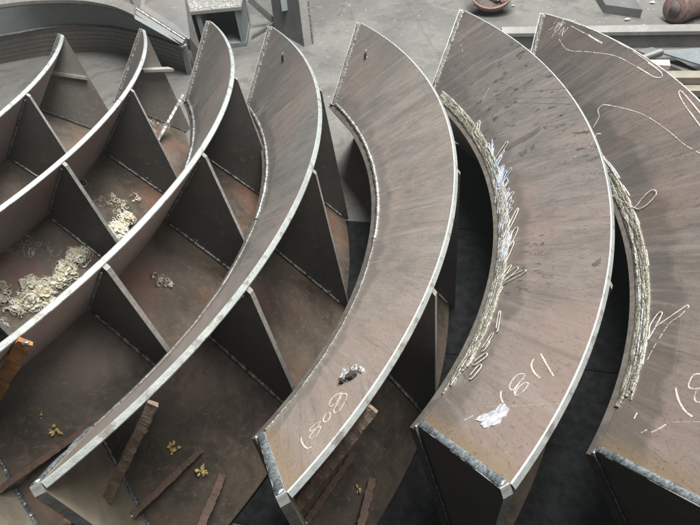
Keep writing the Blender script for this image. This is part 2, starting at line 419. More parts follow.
def build_segment(k):
    it = SEG[k]
    root = empty('ring_segment', it.base, it.R)
    tag(root, LAB[k], 'ring segment', GRP)
    it.root = root
    # ---- flange plate
    ch = .002
    prof = [I2 + U2 * .001, O2 - U2 * ch, O2 + N2 * ch, O2 + N2 * (TF - ch), O2 + N2 * TF - U2 * ch, I2 + N2 * TF + U2 * .001]
    vf = [0, 1, 1, 1, 1, 0]
    V, Fc, J, UV = sweep(prof, lambda j, s: thF(vf[j], s), 90)
    fm = [{0: 0, 1: 1, 2: 1, 3: 1, 4: 2, 5: 2, -1: 3}[j] for j in J]
    # keep face shading smooth on the two broad faces
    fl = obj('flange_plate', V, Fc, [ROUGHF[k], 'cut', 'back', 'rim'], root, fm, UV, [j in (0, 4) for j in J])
    fl.data.set_sharp_from_angle(angle=math.radians(30))
    it.flange = fl
    # ---- base plate, reaching the floor
    ext = 0.0
    lo = min((to_world(k, loc3(T2, TH0 + (TH1 - TH0) * i / 8)).z for i in range(9)))
    dz = (to_world(k, loc3(T2 + W2 * .1, TM)).z - to_world(k, loc3(T2, TM)).z) / .1
    und = min(0, to_world(k, loc3(T2 + D2 * TG, TM)).z - to_world(k, loc3(T2, TM)).z)
    ext = max(-.06, (lo + und) / -dz)
    Te = T2 + W2 * ext
    prof = [I2, Te, Te + D2 * TG, I2 + D2 * (TG - .002), I2 + D2 * .002 - W2 * .0]
    prof = [I2 + W2 * .0, Te, Te + D2 * TG, I2 + D2 * TG]
    wf = [0, 1, 1, 0]
    V, Fc, J, UV = sweep(prof, lambda j, s: thB(wf[j], s), 80)
    bp = obj('base_plate', V, Fc, ['brown', 'rim', 'gusset', 'rim'], root, [{0: 0, 1: 1, 2: 2, 3: 3, -1: 1}[j] for j in J], UV, [j in (0, 2) for j in J])
    bp.data.set_sharp_from_angle(angle=math.radians(30))
    # ---- gussets
    A = O2 + N2 * (TF + .0006) - U2 * .0015; B = I2 + N2 * (TF + .0006) + U2 * .0 + W2 * 0 - D2 * .0006
    C = T2 - D2 * .0006 - W2 * .004
    for gi, th in enumerate(GUS):
        tv = Vector((-math.sin(th), math.cos(th), 0)); h = .0065
        mb = MB(); pts = [loc3(p, th) - tv * h for p in (A, A - U2 * 0 + W2 * .012, C - D2 * .012, C, B)]
        n = 5; v = pts + [p + tv * (2 * h) for p in pts]
        mb.add(v, [tuple(range(n))[::-1], tuple(range(n, 2 * n))], 0)
        mb.add(v, [(i, (i + 1) % n, n + (i + 1) % n, n + i) for i in range(n)], 1)
        g = mb.build('gusset', ['gusset', 'gusset_edge'], root)
        wb = MB()
        for sgn in (-1, 1):
            o_ = tv * (h + .0035) * sgn
            a3 = loc3(B + W2 * .02 - D2 * .004, th) + o_; c3 = loc3(C - W2 * .04 - D2 * .004, th) + o_
            bead(wb, [a3.lerp(c3, i / 12) for i in range(13)], [loc3(-D2, th) - loc3(v2(0, 0), th)] * 13, .0048, k * 3 + gi + sgn * .3)
            a3 = loc3(B + U2 * .015 + N2 * .003, th) + o_; c3 = loc3(A - U2 * .02 + N2 * .003, th) + o_
            bead(wb, [a3.lerp(c3, i / 8) for i in range(9)], [loc3(N2, th) - loc3(v2(0, 0), th)] * 9, .0042, k * 5 + gi + sgn)
        for q in range(7):
            w_ = random.uniform(.15, .85); hgt = abs(random.gauss(0, .03)) + .006
            lump(wb, loc3(B + (C - B) * w_ - D2 * hgt * .8, th) + tv * ((h + .001) * random.choice((-1, 1))), random.uniform(.0018, .004), 0, q + k, .7, tv)
        wb.build('weld_bead', ['weld_seam'], g)
    # ---- end plates
    it.endplane = {}
    for e in (0, 1):
        sI = thF(0, e); sO = thF(1, e); sT = thG(1, e)
        a, b_, c = loc3(O2 - U2 * .001, sO), loc3(I2 - D2 * .0008 + U2 * .002, sI), loc3(C, sT)
        nn = (a - b_).cross(c - b_).normalized()
        tv = Vector((-math.sin(sI), math.cos(sI), 0)) * (1 if e else -1)
        if nn.dot(tv) < 0: nn = -nn
        th_ = .019; in0 = .0008; inset = in0 + th_
        pts = [a, a + (c - b_).normalized() * (TF + .004), c + (a - b_).normalized() * .012, c, b_]
        pts = [p + nn * inset for p in pts]
        mb = MB(); n = 5; v = pts + [p - nn * th_ for p in pts]
        mb.add(v, [tuple(range(n))], 2)
        mb.add(v, [tuple(range(n, 2 * n))[::-1]], 0)
        mb.add(v, [(i, n + i, n + (i + 1) % n, (i + 1) % n) for i in range(n)], 1)
        ep = mb.build('end_plate', ['endp' if e else 'endp_grey', 'gusset_edge', 'gusset'], root)  # tan inside, dark outside: lit and shaded sides put into the colours
        it.endplane[e] = (b_ + nn * in0, nn, b_ + nn * inset)
        wb = MB()
        f0, f1 = F3(0.03, e, .001) + nn * .011, F3(.985, e, .001) + nn * .011
        bead(wb, [f0.lerp(f1, i / 14) for i in range(15)], [-loc3(N2, sO) + loc3(v2(0, 0), sO)] * 15, .0095 if e else .006, k * 7 + e, .008, .42, .10)
        if not e:
            f0, f1 = F3(0.0, e, .001), F3(1, e, .001)
            bead(wb, [f0.lerp(f1, i / 14) for i in range(15)], [nn] * 15, .0035, k * 17., .006, 1, .6, 0)
        g0, g1 = b_ + nn * (inset + .004), c + nn * (inset + .004)
        bead(wb, [g0.lerp(g1, i / 14) + (a - b_).normalized() * .003 for i in range(15)], [nn] * 15, .0055, k * 9 + e)
        # inside seam between end plate and base plate
        g0, g1 = b_ - nn * .002, c - nn * .002
        bead(wb, [g0.lerp(g1, .05 + .9 * i / 14) + (a - b_).normalized() * .003 for i in range(15)], [nn] * 15, .006, k * 11 + e)
        wb.build('weld_bead', ['weld_blue' if e else 'weld_dark'], ep)
    return root

for k in range(1, 8): build_segment(k)

# ---- long welds at the foot of the flange
def arc_bead(mb, v, s0, s1, rad, seed, mi=0, rough=.35, flat=.75, n=120, dv=0., sides=7):
    P = []; Up = []
    for i in range(n + 1):
        s = s0 + (s1 - s0) * i / n; vv = v + dv * fn(i * .06, seed, 2.2)
        p = F3(vv, s, rad * .2); q = F3(vv, s, rad * .2 + .01); P.append(p); Up.append((q - p).normalized())
    bead(mb, P, Up, rad, seed, .0065, flat, rough, mi, sides)

for k, (col, s1) in {1: ('weld_dark', 1), 2: ('weld_dark', 1), 3: ('weld', .5), 4: ('weld', .5), 5: ('weld', .56)}.items():
    mb = MB(); arc_bead(mb, .022, 0.0, s1, .0075, k * 1.9)
    if k in (3, 4, 5): arc_bead(mb, .018, s1, 1, .005, 77. + k, 1)
    mb.build('weld_bead', [col, 'weld_dark'], SEG[k].flange)
for k, vs in ((6, [.004 + .0052 * i for i in range(17)]), (7, [.004 + .005 * i for i in range(5)] + [.045 + .0052 * i for i in range(10)])):
    mb = MB()
    for j, v in enumerate(vs[::2]):
        arc_bead(mb, v, .03, .93 - .10 * j / len(vs), .0068, k * 5 + j, 0, .22, .55, 160, .004)
    for j, v in enumerate(vs):
        edge = j / (len(vs) - 1)
        s0 = (.02 + .05 * edge + .03 * random.random()) * (1 if k == 6 else .5); s1 = .95 - .12 * edge - .05 * random.random()
        arc_bead(mb, v, s0, s1, .0026 + .0011 * random.random(), k * 13 + j * 3.3, (0, 1, 0, 2, 0, 1)[(j + k) % 6], .30, .9, 160, .010)
    for j in range(80 if k == 6 else 44):
        v = random.uniform(.01, vs[-1] + .012); s = random.uniform(.05, .80); L = random.uniform(.06, .22)
        arc_bead(mb, v, s, min(.93, s + L), random.uniform(.0011, .0022), j * 4.7, random.choice((0, 1, 0)), .35, 3.2, 40, .008, 5)
    mb.build('weld_bead', ['weld_gold', 'weld', 'weld_dark'], SEG[k].flange)

# ---- marks lying on the flange faces
def on_face(k, px, py, d=.0012):
    v, th = hitF(k, px, py); return Fth(v, th, d), (Fth(v, th, d + .01) - Fth(v, th, d)).normalized()
def smooth_path(pts, sub=6):
    P = [Vector((*p, 0)) for p in pts]; out = []
    for i in range(len(P) - 1):
        a = P[max(0, i - 1)]; b = P[i]; c = P[i + 1]; d = P[min(len(P) - 1, i + 2)]
        for j in range(sub):
            t = j / sub
            out.append(.5 * ((2 * b) + (c - a) * t + (2 * a - 5 * b + 4 * c - d) * t * t + (3 * b - a - 3 * c + d) * t ** 3))
    out.append(P[-1]); return [(p.x, p.y) for p in out]
def mark(mb, k, pts, w=.0035, mi=0, curve=True, dash=0., d=.0006, wob=.35, flat=.10):
    if flat == .10: w *= .78
    pp = smooth_path(pts) if curve and len(pts) > 2 else smooth_path(pts, 8)
    P = []; U = []
    for p in pp:
        a, u = on_face(k, *p, d); P.append(a); U.append(u)
    ph = random.random() * 50
    if dash:
        # broken chalk: many short dabs
        tmp = MB()
        Q = [P[0]]; QU = [U[0]]
        for i in range(len(P) - 1):
            n = max(1, int((P[i + 1] - P[i]).length / .003))
            for j in range(1, n + 1): Q.append(P[i].lerp(P[i + 1], j / n)); QU.append(U[i])
        i = 0
        while i < len(Q) - 2:
            L = random.randint(2, 5); seg = Q[i:i + L + 1]
            if len(seg) > 1 and random.random() > dash * .3: tmp.tube(seg, w * random.uniform(.6, 1.1), 6, mi, QU[i:i + L + 1], flat)
            i += L + (1 if random.random() < dash else 0)
        mb.add(tmp.v, tmp.f, mi, True); return
    mb.tube(P, lambda t: w * (1 + wob * fn(t * 9 + ph, .3, .8)), 6, mi, U, flat)
def flat_patch(mb, k, poly, mi=0, d=.001, h=.0012, jag=2.0):
    pts = []
    for i in range(len(poly)):
        a = Vector(poly[i]); b = Vector(poly[(i + 1) % len(poly)])
        for j in range(4):
            q = a.lerp(b, j / 4); pts.append((q.x + random.uniform(-jag, jag) * .5, q.y + random.uniform(-jag, jag) * .5))
    top = [on_face(k, *p, d + h)[0] for p in pts]; bot = [on_face(k, *p, d * .2)[0] for p in pts]
    n = len(pts); c = sum(top, Vector()) / n; cc = on_face(k, sum(p[0] for p in pts) / n, sum(p[1] for p in pts) / n, d + h)[0]
    mb.add(top + bot + [cc], [(i, (i + 1) % n, 2 * n) for i in range(n)] + [(n + i, n + (i + 1) % n, (i + 1) % n, i) for i in range(n)], mi)

def eight(c, ax, a, b, n=20):
    """a written 8: centre, direction of its long axis (degrees), half length, half width"""
    r = math.radians(ax); ux, uy = math.cos(r), math.sin(r); o = []
    for i in range(n + 1):
        t = 2 * math.pi * i / n + .5
        x = a * math.cos(t) ; y = b * math.sin(2 * t)
        o.append((c[0] + x * ux - y * uy, c[1] + x * uy + y * ux))
    return o
def oval(c, ax, a, b, n=14):
    r = math.radians(ax); ux, uy = math.cos(r), math.sin(r)
    return [(c[0] + a * math.cos(t) * ux - b * math.sin(t) * uy, c[1] + a * math.cos(t) * uy + b * math.sin(t) * ux) for t in [2 * math.pi * i / n for i in range(n + 1)]]

# segment with chalk 808
mb = MB()
Z = lambda L: [(290 + a / 5.25, 360 + b / 5.25) for a, b in L]
mark(mb, 5, Z([(60, 405), (59, 425), (72, 450), (90, 465), (112, 458)]), .0027)
mark(mb, 5, Z([(160, 326), (138, 334), (112, 356), (104, 372), (116, 374), (140, 358), (160, 352), (154, 374), (132, 404), (108, 413), (106, 398), (122, 378), (146, 352), (158, 328)]), .0022)
mark(mb, 5, Z([(202, 275), (185, 290), (175, 312), (180, 326), (196, 322), (211, 300), (210, 282), (200, 275)]), .0022)
mark(mb, 5, Z([(266, 176), (236, 188), (214, 212), (206, 238), (224, 241), (250, 216), (268, 184), (292, 179), (298, 190), (286, 225), (260, 265), (236, 279), (231, 262), (246, 234), (262, 206), (272, 168)]), .0025)
mb.split('chalk_stroke', 'chalk', SEG[5].flange)
mb = MB()
for i in range(46):
    t = random.random(); x = 343 + 14 * t + random.gauss(0, 2.6); y = 381 - 13 * t + random.gauss(0, 2.8)
    p, u = on_face(5, x, y, .001); lump(mb, p, random.uniform(.003, .0075), 0, i * 1.3, .8, u)
flat_patch(mb, 5, oval((352.5, 377), -32, 6.5, 2.3, 8)[:-1], 1, .007, .002, .5)
flat_patch(mb, 5, oval((343, 382), -32, 2.4, 1.6, 8)[:-1], 1, .007, .002, .5)
mb.build('burn_scar', ['ash', 'soot'], SEG[5].flange)
for k, (x, y) in ((4, (284.5, 59)), (5, (367, 56))):
    p, u = on_face(k, x, y, 0); a, _ = on_face(k, x + 5, y - 8, 0)
    mb = MB(); d = (a - p).normalized(); mb.tube([p - d * .008 + u * .004, p + d * .006 + u * .014, p + d * .018 + u * .02], lambda t: .006 - .002 * t, 8, 0)
    lump(mb, p - d * .008, .010, 0, 3., .5, u)
    mb.build('stud', 'weld_dark', SEG[k].flange)
# segment with chalk 1181
mb = MB()
z = lambda L, ox, oy, s: [(ox + a / s, oy + b / s) for a, b in L]
mark(mb, 6, z([(495, 168), (520, 215), (585, 325)], 470, 330, 7), .0028)
mark(mb, 6, z([(445, 205), (428, 248), (448, 298), (487, 337)], 470, 330, 7), .0028)
mark(mb, 6, z([(385, 308), (340, 312), (302, 345), (276, 398), (298, 422), (338, 378), (378, 330), (386, 306)], 470, 330, 7), .0022)
mark(mb, 6, z([(345, 372), (312, 430), (326, 460), (372, 430), (407, 383), (388, 370), (345, 398), (318, 445)], 470, 330, 7), .0022)
mark(mb, 6, [(501, 391), (500.7, 396), (502.5, 402), (507, 409)], .0028)
mark(mb, 6, [(482, 407), (520, 406), (560, 404)], .0005, 0, True)
mark(mb, 6, [(483, 99), (489, 88)], .0011); mark(mb, 6, [(464, 57), (460, 40)], .002); mark(mb, 6, [(462, 50), (456, 62)], .0014)
mark(mb, 6, [(566, 163), (583, 152), (590, 146), (596, 136)], .0013, 0, True, .5)
mark(mb, 6, [(528, 271), (560, 262), (590, 250)], .0005)
mb.split('chalk_stroke', 'chalk', SEG[6].flange)
mb = MB(); flat_patch(mb, 6, [(475, 420), (484, 415), (496, 411), (501, 404), (506, 406), (509, 409), (505, 417), (497, 425), (484, 428), (481, 424), (492, 419), (480, 422)], 0)
mark(mb, 6, [(464, 420.5), (473, 416)], .003)
mb.split('paint_smear', 'smear', SEG[6].flange)
mb = MB()
for poly in ([(502, 150), (518, 139), (532, 132), (540, 126), (541, 129), (534, 136), (520, 143), (508, 150)], [(519, 153), (527, 149), (528, 152), (521, 157)], [(531, 147), (535, 143), (535, 148), (531, 151)], [(592, 264), (602, 257), (601, 263), (594, 267)], [(543, 127), (548, 125), (547, 129)]):
    flat_patch(mb, 6, poly, 0, .0004, .0004, .8)
for y0, y1, x0, x1 in ((97, 88, 473, 568), (100, 97, 474, 570), (102, 104, 475, 573)): mark(mb, 6, [(x0, y0), ((x0 + x1) / 2, (y0 + y1) / 2), (x1, y1)], .0008, 0, True, 0, .0003)
mb.split('soot_stain', 'faint_soot', SEG[6].flange)
mb = MB()
for (b, t) in [((467, 127), (459, 107)), ((465, 119), (456, 110)), ((477, 138), (480, 121)), ((474, 132), (478, 124)), ((488, 155), (489, 144)), ((494, 170), (496, 160)), ((490, 162), (494, 158)), ((498, 182), (502, 167)), ((497, 186), (499, 172)),
               ((500, 195), (508, 179)), ((499, 200), (504, 184)), ((501, 208), (503, 190)), ((505, 220), (512, 197)), ((505, 215), (506, 203)), ((508, 232), (519, 209)), ((504, 236), (510, 220)), ((510, 245), (518, 228)), ((504, 255), (512, 235)), ((505, 262), (514, 242)),
               ((502, 280), (512, 266)), ((502, 282), (519, 268)), ((500, 285), (527, 271)), ((498, 330), (501, 312)), ((487, 345), (494, 334)), ((476, 364), (488, 355)), ((472, 378), (482, 366)), ((495, 300), (503, 288)), ((484, 350), (490, 342))]:
    b = Vector(b); t = Vector(t); d = t - b; n = Vector((-d.y, d.x)).normalized() * random.uniform(1.0, 1.9)
    c = 1 if 135 < b.y < 262 and random.random() < .6 else 0
    b0 = b - d.normalized() * 3
    mark(mb, 6, [tuple(b0), tuple(b + n), tuple(b.lerp(t, .8) + n), tuple(t), tuple(b.lerp(t, .8) - n), tuple(b - n)], random.uniform(.0012, .0019), c, True, 0, .004, .3, .8)
for i in range(26):        # more strands standing off the outer passes
    y = random.uniform(150, 268); x = 493 + (y - 150) * .14 - max(0, y - 215) * .17; L = random.uniform(8, 22); k_ = random.uniform(.25, .75)
    t = (x + L * k_, y - L); n = random.uniform(.7, 1.4)
    mark(mb, 6, [(x - n, y), (t[0] - n, t[1] + 2), t, (t[0] + n, t[1] + 2), (x + n, y + 1)], random.uniform(.0010, .0015), 1 if random.random() < .7 else 0, True, 0, .005, .3, .8)
for i in range(30):
    y = random.uniform(268, 372); x = 498 - (y - 268) * .30; L = random.uniform(6, 15)
    t = (x + L * .55, y - L); mark(mb, 6, [(x, y), ((x + t[0]) / 2 + .6, (y + t[1]) / 2), t], random.uniform(.0010, .0017), 0, True, 0, .004, .3, .8)
for i in range(20):        # bluish passes along the outer side of the weld
    y = random.uniform(150, 255); x = 492 + (y - 150) * .13 - max(0, y - 215) * .16
    mark(mb, 6, [(x - random.uniform(0, 2), y + 12), (x, y), (x + 1, y - 10)], random.uniform(.0012, .002), 1, True, 0, .004, .3, .8)
mb.split('slag_strand', ['wire_white', 'wire_blue'], SEG[6].flange)
# segment with the long chalk loops
mb = MB()
mark(mb, 7, [(675.5, 388), (678, 399), (684, 410), (692, 417)], .0032)
mark(mb, 7, [(703, 374.5), (694, 375), (689, 383), (689.5, 388), (697, 389), (703, 386), (696, 392), (694.5, 399), (698, 402.5), (706, 400), (712, 390), (709, 377), (703, 374.5)], .0025)
mark(mb, 7, [(559, 39), (568, 50), (589, 52), (615, 56), (637, 67)], .0017, 0, True, .15)
mark(mb, 7, [(637, 67), (646, 72.5), (654, 77), (661, 77.5), (662, 74), (657, 69), (648, 63)], .0026)
mark(mb, 7, [(657, 68), (640, 56), (626, 47), (600, 33), (575, 22), (562, 18)], .0022, 0, True, .5)
mark(mb, 7, [(588, 35), (595, 39.5), (602, 43.5)], .0038)
mark(mb, 7, [(571, 26), (580, 31), (588, 35)], .0022, 0, True, .8)
mark(mb, 7, [(593, 128), (599, 117), (598, 110), (603, 105), (612, 106)], .0022, 0, True)
mark(mb, 7, [(612, 106), (622, 108), (644, 115), (667, 130), (685, 145), (703, 155)], .0017, 0, True, .12)
mark(mb, 7, [(594, 137), (597, 134), (601, 134)], .0022)
mark(mb, 7, [(703, 130), (692, 115), (684, 104), (679, 94), (681, 91), (690, 101), (703, 117)], .0026)
mark(mb, 7, [(613, 196), (619, 199), (634, 208), (643, 199), (651, 191.5), (656, 191), (656.5, 196), (647, 206), (639, 209.5), (634, 208), (622, 209)], .0018, 0, True, 0, .004, .2, .8)
mark(mb, 7, [(644, 352), (647, 343), (650, 336), (651, 327), (657, 317), (661, 313), (663, 315), (657, 327), (649, 341)], .002, 0, True, 0, .004, .3, .7)
mark(mb, 7, [(655, 329), (657, 326), (667, 319), (680, 310), (687, 305.5), (689, 307)], .0026)
mark(mb, 7, [(689, 307), (680, 316), (670, 323), (661, 336), (653, 349), (646, 363)], .0017, 0, True, .5)
mark(mb, 7, [(651, 432.5), (659, 429), (666, 424.5)], .003); mark(mb, 7, [(634, 419), (637, 413)], .003); mark(mb, 7, [(641, 433), (647, 430)], .003)
for i in range(16):
    x = 557 + random.gauss(0, 4); y = 30 + random.gauss(0, 5)
    mark(mb, 7, [(x, y), (x + random.uniform(2, 6), y - random.uniform(3, 9))], random.uniform(.001, .0025), 0, True, 0, .001)
mark(mb, 7, [(551, 45), (544, 62)], .0012); mark(mb, 7, [(670, 422), (700, 422)], .0006)
mb.split('chalk_stroke', 'chalk', SEG[7].flange)
mb = MB()
for i in range(14):
    y = random.uniform(225, 400); v = .098 + random.uniform(-.012, .02)
    s = random.uniform(.25, .8); arc_bead(mb, v, s, s + random.uniform(.02, .06), random.uniform(.0016, .003), i * 2.1, i % 2, .3, .9, 12, .03, 5)
mb.split('slag_strand', ['wire_blue', 'wire_white'], SEG[7].flange)

# ---- rusty bars welded between the rim, the base plate and the lower end plate
def hit_plane(k, px, py, e=1):
    p0, n, _ = SEG[k].endplane[e]; it = SEG[k]
    o = it.Ri @ (CAMP - it.base); d = it.Ri @ ray(px, py); return o + d * ((p0 - o).dot(n) / d.dot(n))
def bar(name, k, p, q, w, t, mat, seed=0.):
    """rough flat bar, one mesh, between two local points"""
    p = Vector(p); q = Vector(q); d = (q - p).normalized(); c = (SEG[k].Ri @ (CAMP - SEG[k].base)) - p
    s_ = d.cross(c).normalized(); u = s_.cross(d).normalized(); n = 44; V = []; Fc = []
    for i in range(n + 1):
        x = p.lerp(q, i / n)
        for j, (a, b) in enumerate(((-1, -1), (1, -1), (1, 1), (-1, 1))):
            V.append(x + s_ * (a * w / 2 * (1 + .30 * fn(i * .33, seed, j * 3.7) + .22 * fn(i * .9, seed + 9, j))) + u * (b * t / 2 * (1 + .45 * fn(i * .4, seed + 3, j * 2.9))))
    for i in range(n):
        for j in range(4): Fc.append((i * 4 + j, i * 4 + (j + 1) % 4, i * 4 + 4 + (j + 1) % 4, i * 4 + 4 + j))
    Fc += [(3, 2, 1, 0), (n * 4, n * 4 + 1, n * 4 + 2, n * 4 + 3)]
    o = obj(name, V, Fc, mat, SEG[k].root)
    return o
def lump_weld(k, p, r, parent, mat='weld'):
    mb = MB(); lump(mb, Vector(p), r, 0, p.x * 9, .8); lump(mb, Vector(p) + Vector((r * .6, r * .3, 0)), r * .7, 0, 2.2, .8)
    return mb.build('weld_bead', mat, parent)
pA1 = hit_plane(4, 107, 500)
def rim_back(k, px, py):                   # point behind the rim, on the convex side, that is seen at a pixel
    best = None
    for i in range(400):
        th = TH0 + (TH1 - TH0) * i / 399; p = loc3(O2 + N2 * (TF + .013) - U2 * .004, th); w_ = CAM_R.inverted() @ (to_world(k, p) - CAMP)
        x, y = 350 + FPX * w_.x / -w_.z, 262.5 - FPX * w_.y / -w_.z; e = (x - px) ** 2 + (y - py) ** 2
        if best is None or e < best[0]: best = (e, p)
    return best[1]
pA0 = rim_back(4, 150, 403)
v_, t_ = hitG(4, 200, 450); pB1 = G3(v_, t_, .006); pB0 = hit_plane(4, 132, 516)
v_, t_ = hitG(4, 221, 474); pC1 = G3(v_, t_, .012); v_, t_ = hitG(4, 187, 537); pC0 = G3(v_, t_, .05)
for k in (3, 4, 5):
    if k == 3: q0, q1 = rim_back(3, 22, 339), (lambda h: G3(h[0], h[1], .004))(hitG(3, -22, 425))
    else: q0, q1 = pA0, pA1
    d_ = (q0 - q1).normalized()
    o = bar('brace_bar', k, q1, q0 + d_ * .006, .029 if k == 3 else .021, .010, 'orange' if k == 3 else 'rust', k * 2.)
    tag(o, {3: 'bright orange rusty brace', 4: 'rough scaly brown brace', 5: 'brown brace behind the rim'}[k]); lump_weld(k, q0 if k == 3 else q1, .008, o)
    o = bar('brace_bar', k, pB0, pB1, .015, .018, 'rust_dark', k * 3.); lump_weld(k, pB0, .008, o)
    o = bar('brace_bar', k, pC0, pC1, .020, .014, 'rust_dark', k * 4.)
# cross bars near the far end plates
def far_pt(k, px, py): return hit_plane(k, px, py, 0)
a, b = far_pt(1, 47, 72), far_pt(1, 86, 78); n0 = SEG[1].endplane[0][1]
mb = MB(); d = (b - a); mb.box((a + b) / 2 - n0 * .008, d / 2, n0 * .008, d.cross(n0).normalized() * .007); mb.build('cross_bar', 'gusset_edge', SEG[1].root)
a, b = far_pt(2, 138, 69), far_pt(2, 168, 68); n0 = SEG[2].endplane[0][1]
mb = MB(); d = (b - a); up = d.cross(n0).normalized(); mb.box((a + b) / 2 - n0 * .022, d / 2, n0 * .021, up * .006); mb.build('cross_bar', 'gusset_edge', SEG[2].root)
v_, t_ = hitG(2, 157, 142); a = G3(v_, t_, .0); b = far_pt(2, 172, 94) - n0 * .07
o = bar('brace_bar', 2, a, b, .012, .05, 'gusset_edge', 2.)

# ------------------------------------------------------------------ shavings and scraps lying in the segments
def curl(mb, c, up, size, seed, mi=0, w=.003):
    rr = random.Random(seed); a = up.orthogonal().normalized(); a = Matrix.Rotation(rr.random() * 6.28, 3, up) @ a; b = up.cross(a)
    r = size * rr.uniform(.3, 1.); turns = rr.uniform(.5, 1.9); n = int(14 * turns) + 5; ph = rr.random() * 6.28; tilt = rr.uniform(.1, 1.2); pts = []
    dr = a * rr.uniform(-1, 1) * size + b * rr.uniform(-1, 1) * size
    for i in range(n):
        t = i / (n - 1); w_ = ph + turns * 6.28 * t; q = r * (1 - .5 * t)
        pts.append(c + dr * t + a * (q * math.cos(w_)) + b * (q * math.sin(w_) * math.cos(tilt)) + up * abs(q * (math.sin(w_) * math.sin(tilt) + .3 * t)))
    pts = [p + Vector((fn(i * .9, seed * 90, 1), fn(i * .9, seed * 90, 4), fn(i * .9, seed * 90, 7))) * size * .16 for i, p in enumerate(pts)]
    mb.tube(pts, lambda t: w * (.5 + .6 * math.sin(3.1 * t) + .3 * math.sin(t * 23 + seed)), 4, mi, None, .3)
def pile(name, k, spots, n, size, mat, label, cat, seed, w=.003, group=None, hgt=.03):
    v, th = hitG(k, *spots[0][:2]); base = to_world(k, G3(v, th, .002))
    up = (to_world(k, G3(v, th, .1)) - to_world(k, G3(v, th, 0))).normalized()
    root = None; mb = MB(); rr = random.Random(seed)
    for (x, y, rad) in spots:
        m = max(2, int(n * rad * rad / sum(s[2] ** 2 for s in spots)))
        for i in range(m):
            q = rr.random() ** .6 * rad; t = rr.random() * 6.28
            v, th = hitG(k, x + q * math.cos(t), y + q * math.sin(t))
            p = to_world(k, G3(v, th, .003 + hgt * rr.random() * max(0, 1 - q / rad))) - base
            curl(mb, p, up, size * rr.uniform(.3, 1.2), rr.random(), rr.choice((0, 0, 0, 1)), w * rr.choice((.3, .45, .7, 1.1)))
            if n > 150:
                a_ = Matrix.Rotation(rr.random() * 6.28, 3, up) @ up.orthogonal().normalized(); b_ = (up.cross(a_) + up * rr.uniform(-.8, .8)).normalized(); p = p + up * rr.uniform(0, .012); f_ = rr.uniform(.003, .011)
                mb.prism([p + a_ * (f_ * math.cos(t_) * rr.uniform(.5, 1.2)) + b_ * (f_ * .7 * math.sin(t_) * rr.uniform(.5, 1.2)) for t_ in (0, 1, 2.1, 3.1, 4.2, 5.3)], a_.cross(b_) * .0006, rr.choice((0, 1)))
    o = mb.build(name, [mat, 'shaving_tan'] if mat == 'shaving' else mat); o.location = base
    return tag(o, label, cat, group)
SH = 'wood shavings lying in the ring segments'
pile('shavings_pile', 2, [(42, 294, 13), (30, 300, 10), (30, 285, 8), (16, 306, 7), (48, 284, 6)], 420, .02, 'shaving', 'cream shavings pile in the left bay of the shavings-filled segment, with loose curls', 'shavings', 11, .0024, SH)
pile('shavings_pile', 2, [(64, 272, 10), (74, 258, 9), (80, 254, 6), (60, 280, 7)], 330, .02, 'shaving', 'cream shavings pile against the pale rim, right of the pile with loose curls', 'shavings', 12, .0024, SH)
pile('shavings_pile', 2, [(114, 230, 8), (126, 220, 7), (106, 236, 6), (120, 234, 7)], 280, .016, 'shaving', 'low cream shavings pile in the narrow corner between gusset and rim', 'shavings', 13, .0023, SH)
pile('shavings_pile', 2, [(116, 204, 9), (122, 208, 6), (134, 198, 5)], 46, .018, 'shaving', 'thin loose tangle of shavings above the low pile in the corner', 'shavings', 14, .0016, SH, .012)
pile('shavings_pile', 2, [(4, 290, 7), (0, 300, 7), (2, 325, 7)], 70, .018, 'shaving', 'yellowish shavings pile cut off by the left edge', 'shavings', 15, .0024, SH)
pile('shavings_pile', 2, [(158, 121, 7), (148, 130, 7), (165, 125, 5)], 26, .02, 'shaving', 'sparse shavings beside the upright stub near the far end plate', 'shavings', 16, .0016, SH, .01)
for i, (x, y, r, n, lab) in enumerate([(8, 250, 9, 8, 'thin looping shaving strand beside the base weld at the left edge'), (28, 248, 8, 7, 'looping shaving strand in the corner above the pile with loose curls'), (50, 248, 5, 4, 'short knotted shaving strand between the corner weld and the two big piles'), (88, 184, 6, 4, 'short faint shaving strand high in the bay behind the gusset'), (101, 203, 8, 6, 'long faint shaving strand left of the loose tangle')]):
    pile('shaving_strand', 2, [(x, y, r)], n, .026, 'shaving', lab, 'shavings', 30 + i, .0012, SH, .006)
pile('wood_chip', 3, [(160, 282, 5), (168, 285, 4), (153, 278, 3)], 26, .012, 'shaving', 'small cream wood chip alone on the brown base plate', 'wood chip', 18, .0022, None, .008)
SC = 'yellow dry scraps on the base plates'
def scrap(k, x, y, r, n, label, seed):
    v, th = hitG(k, x, y); c = to_world(k, G3(v, th, .003)); up = (to_world(k, G3(v, th, .1)) - to_world(k, G3(v, th, 0))).normalized()
    mb = MB(); rr = random.Random(seed)
    for i in range(n):
        a = up.orthogonal().normalized(); a = Matrix.Rotation(rr.random() * 6.28, 3, up) @ a; b = (up.cross(a) * .8 + up * rr.uniform(-.5, .7)).normalized()
        p = a * rr.uniform(-r, r) + up * rr.uniform(0, r * .5); s_ = r * rr.uniform(.2, .55)
        q = [p + a * (s_ * math.cos(t) * rr.uniform(.6, 1.2)) + b * (s_ * .6 * math.sin(t) * rr.uniform(.6, 1.2)) + up * (.2 * s_ * math.sin(2 * t)) for t in [6.283 * j / 7 for j in range(7)]]
        mb.prism(q, a.cross(b).normalized() * .0018)
    o = mb.build('dry_scrap', 'gold'); o.location = c; tag(o, label, 'scrap', SC)
scrap(3, 41, 414, .009, 5, 'tiny yellow scrap above the brace bar of the orange-barred segment', 1)
scrap(3, 57, 429, .016, 9, 'yellow scrap cluster below the brace bar, left of the pale rim', 2)
scrap(4, 172, 448, .016, 9, 'yellow scrap beside the scaly brown brace bar', 3)
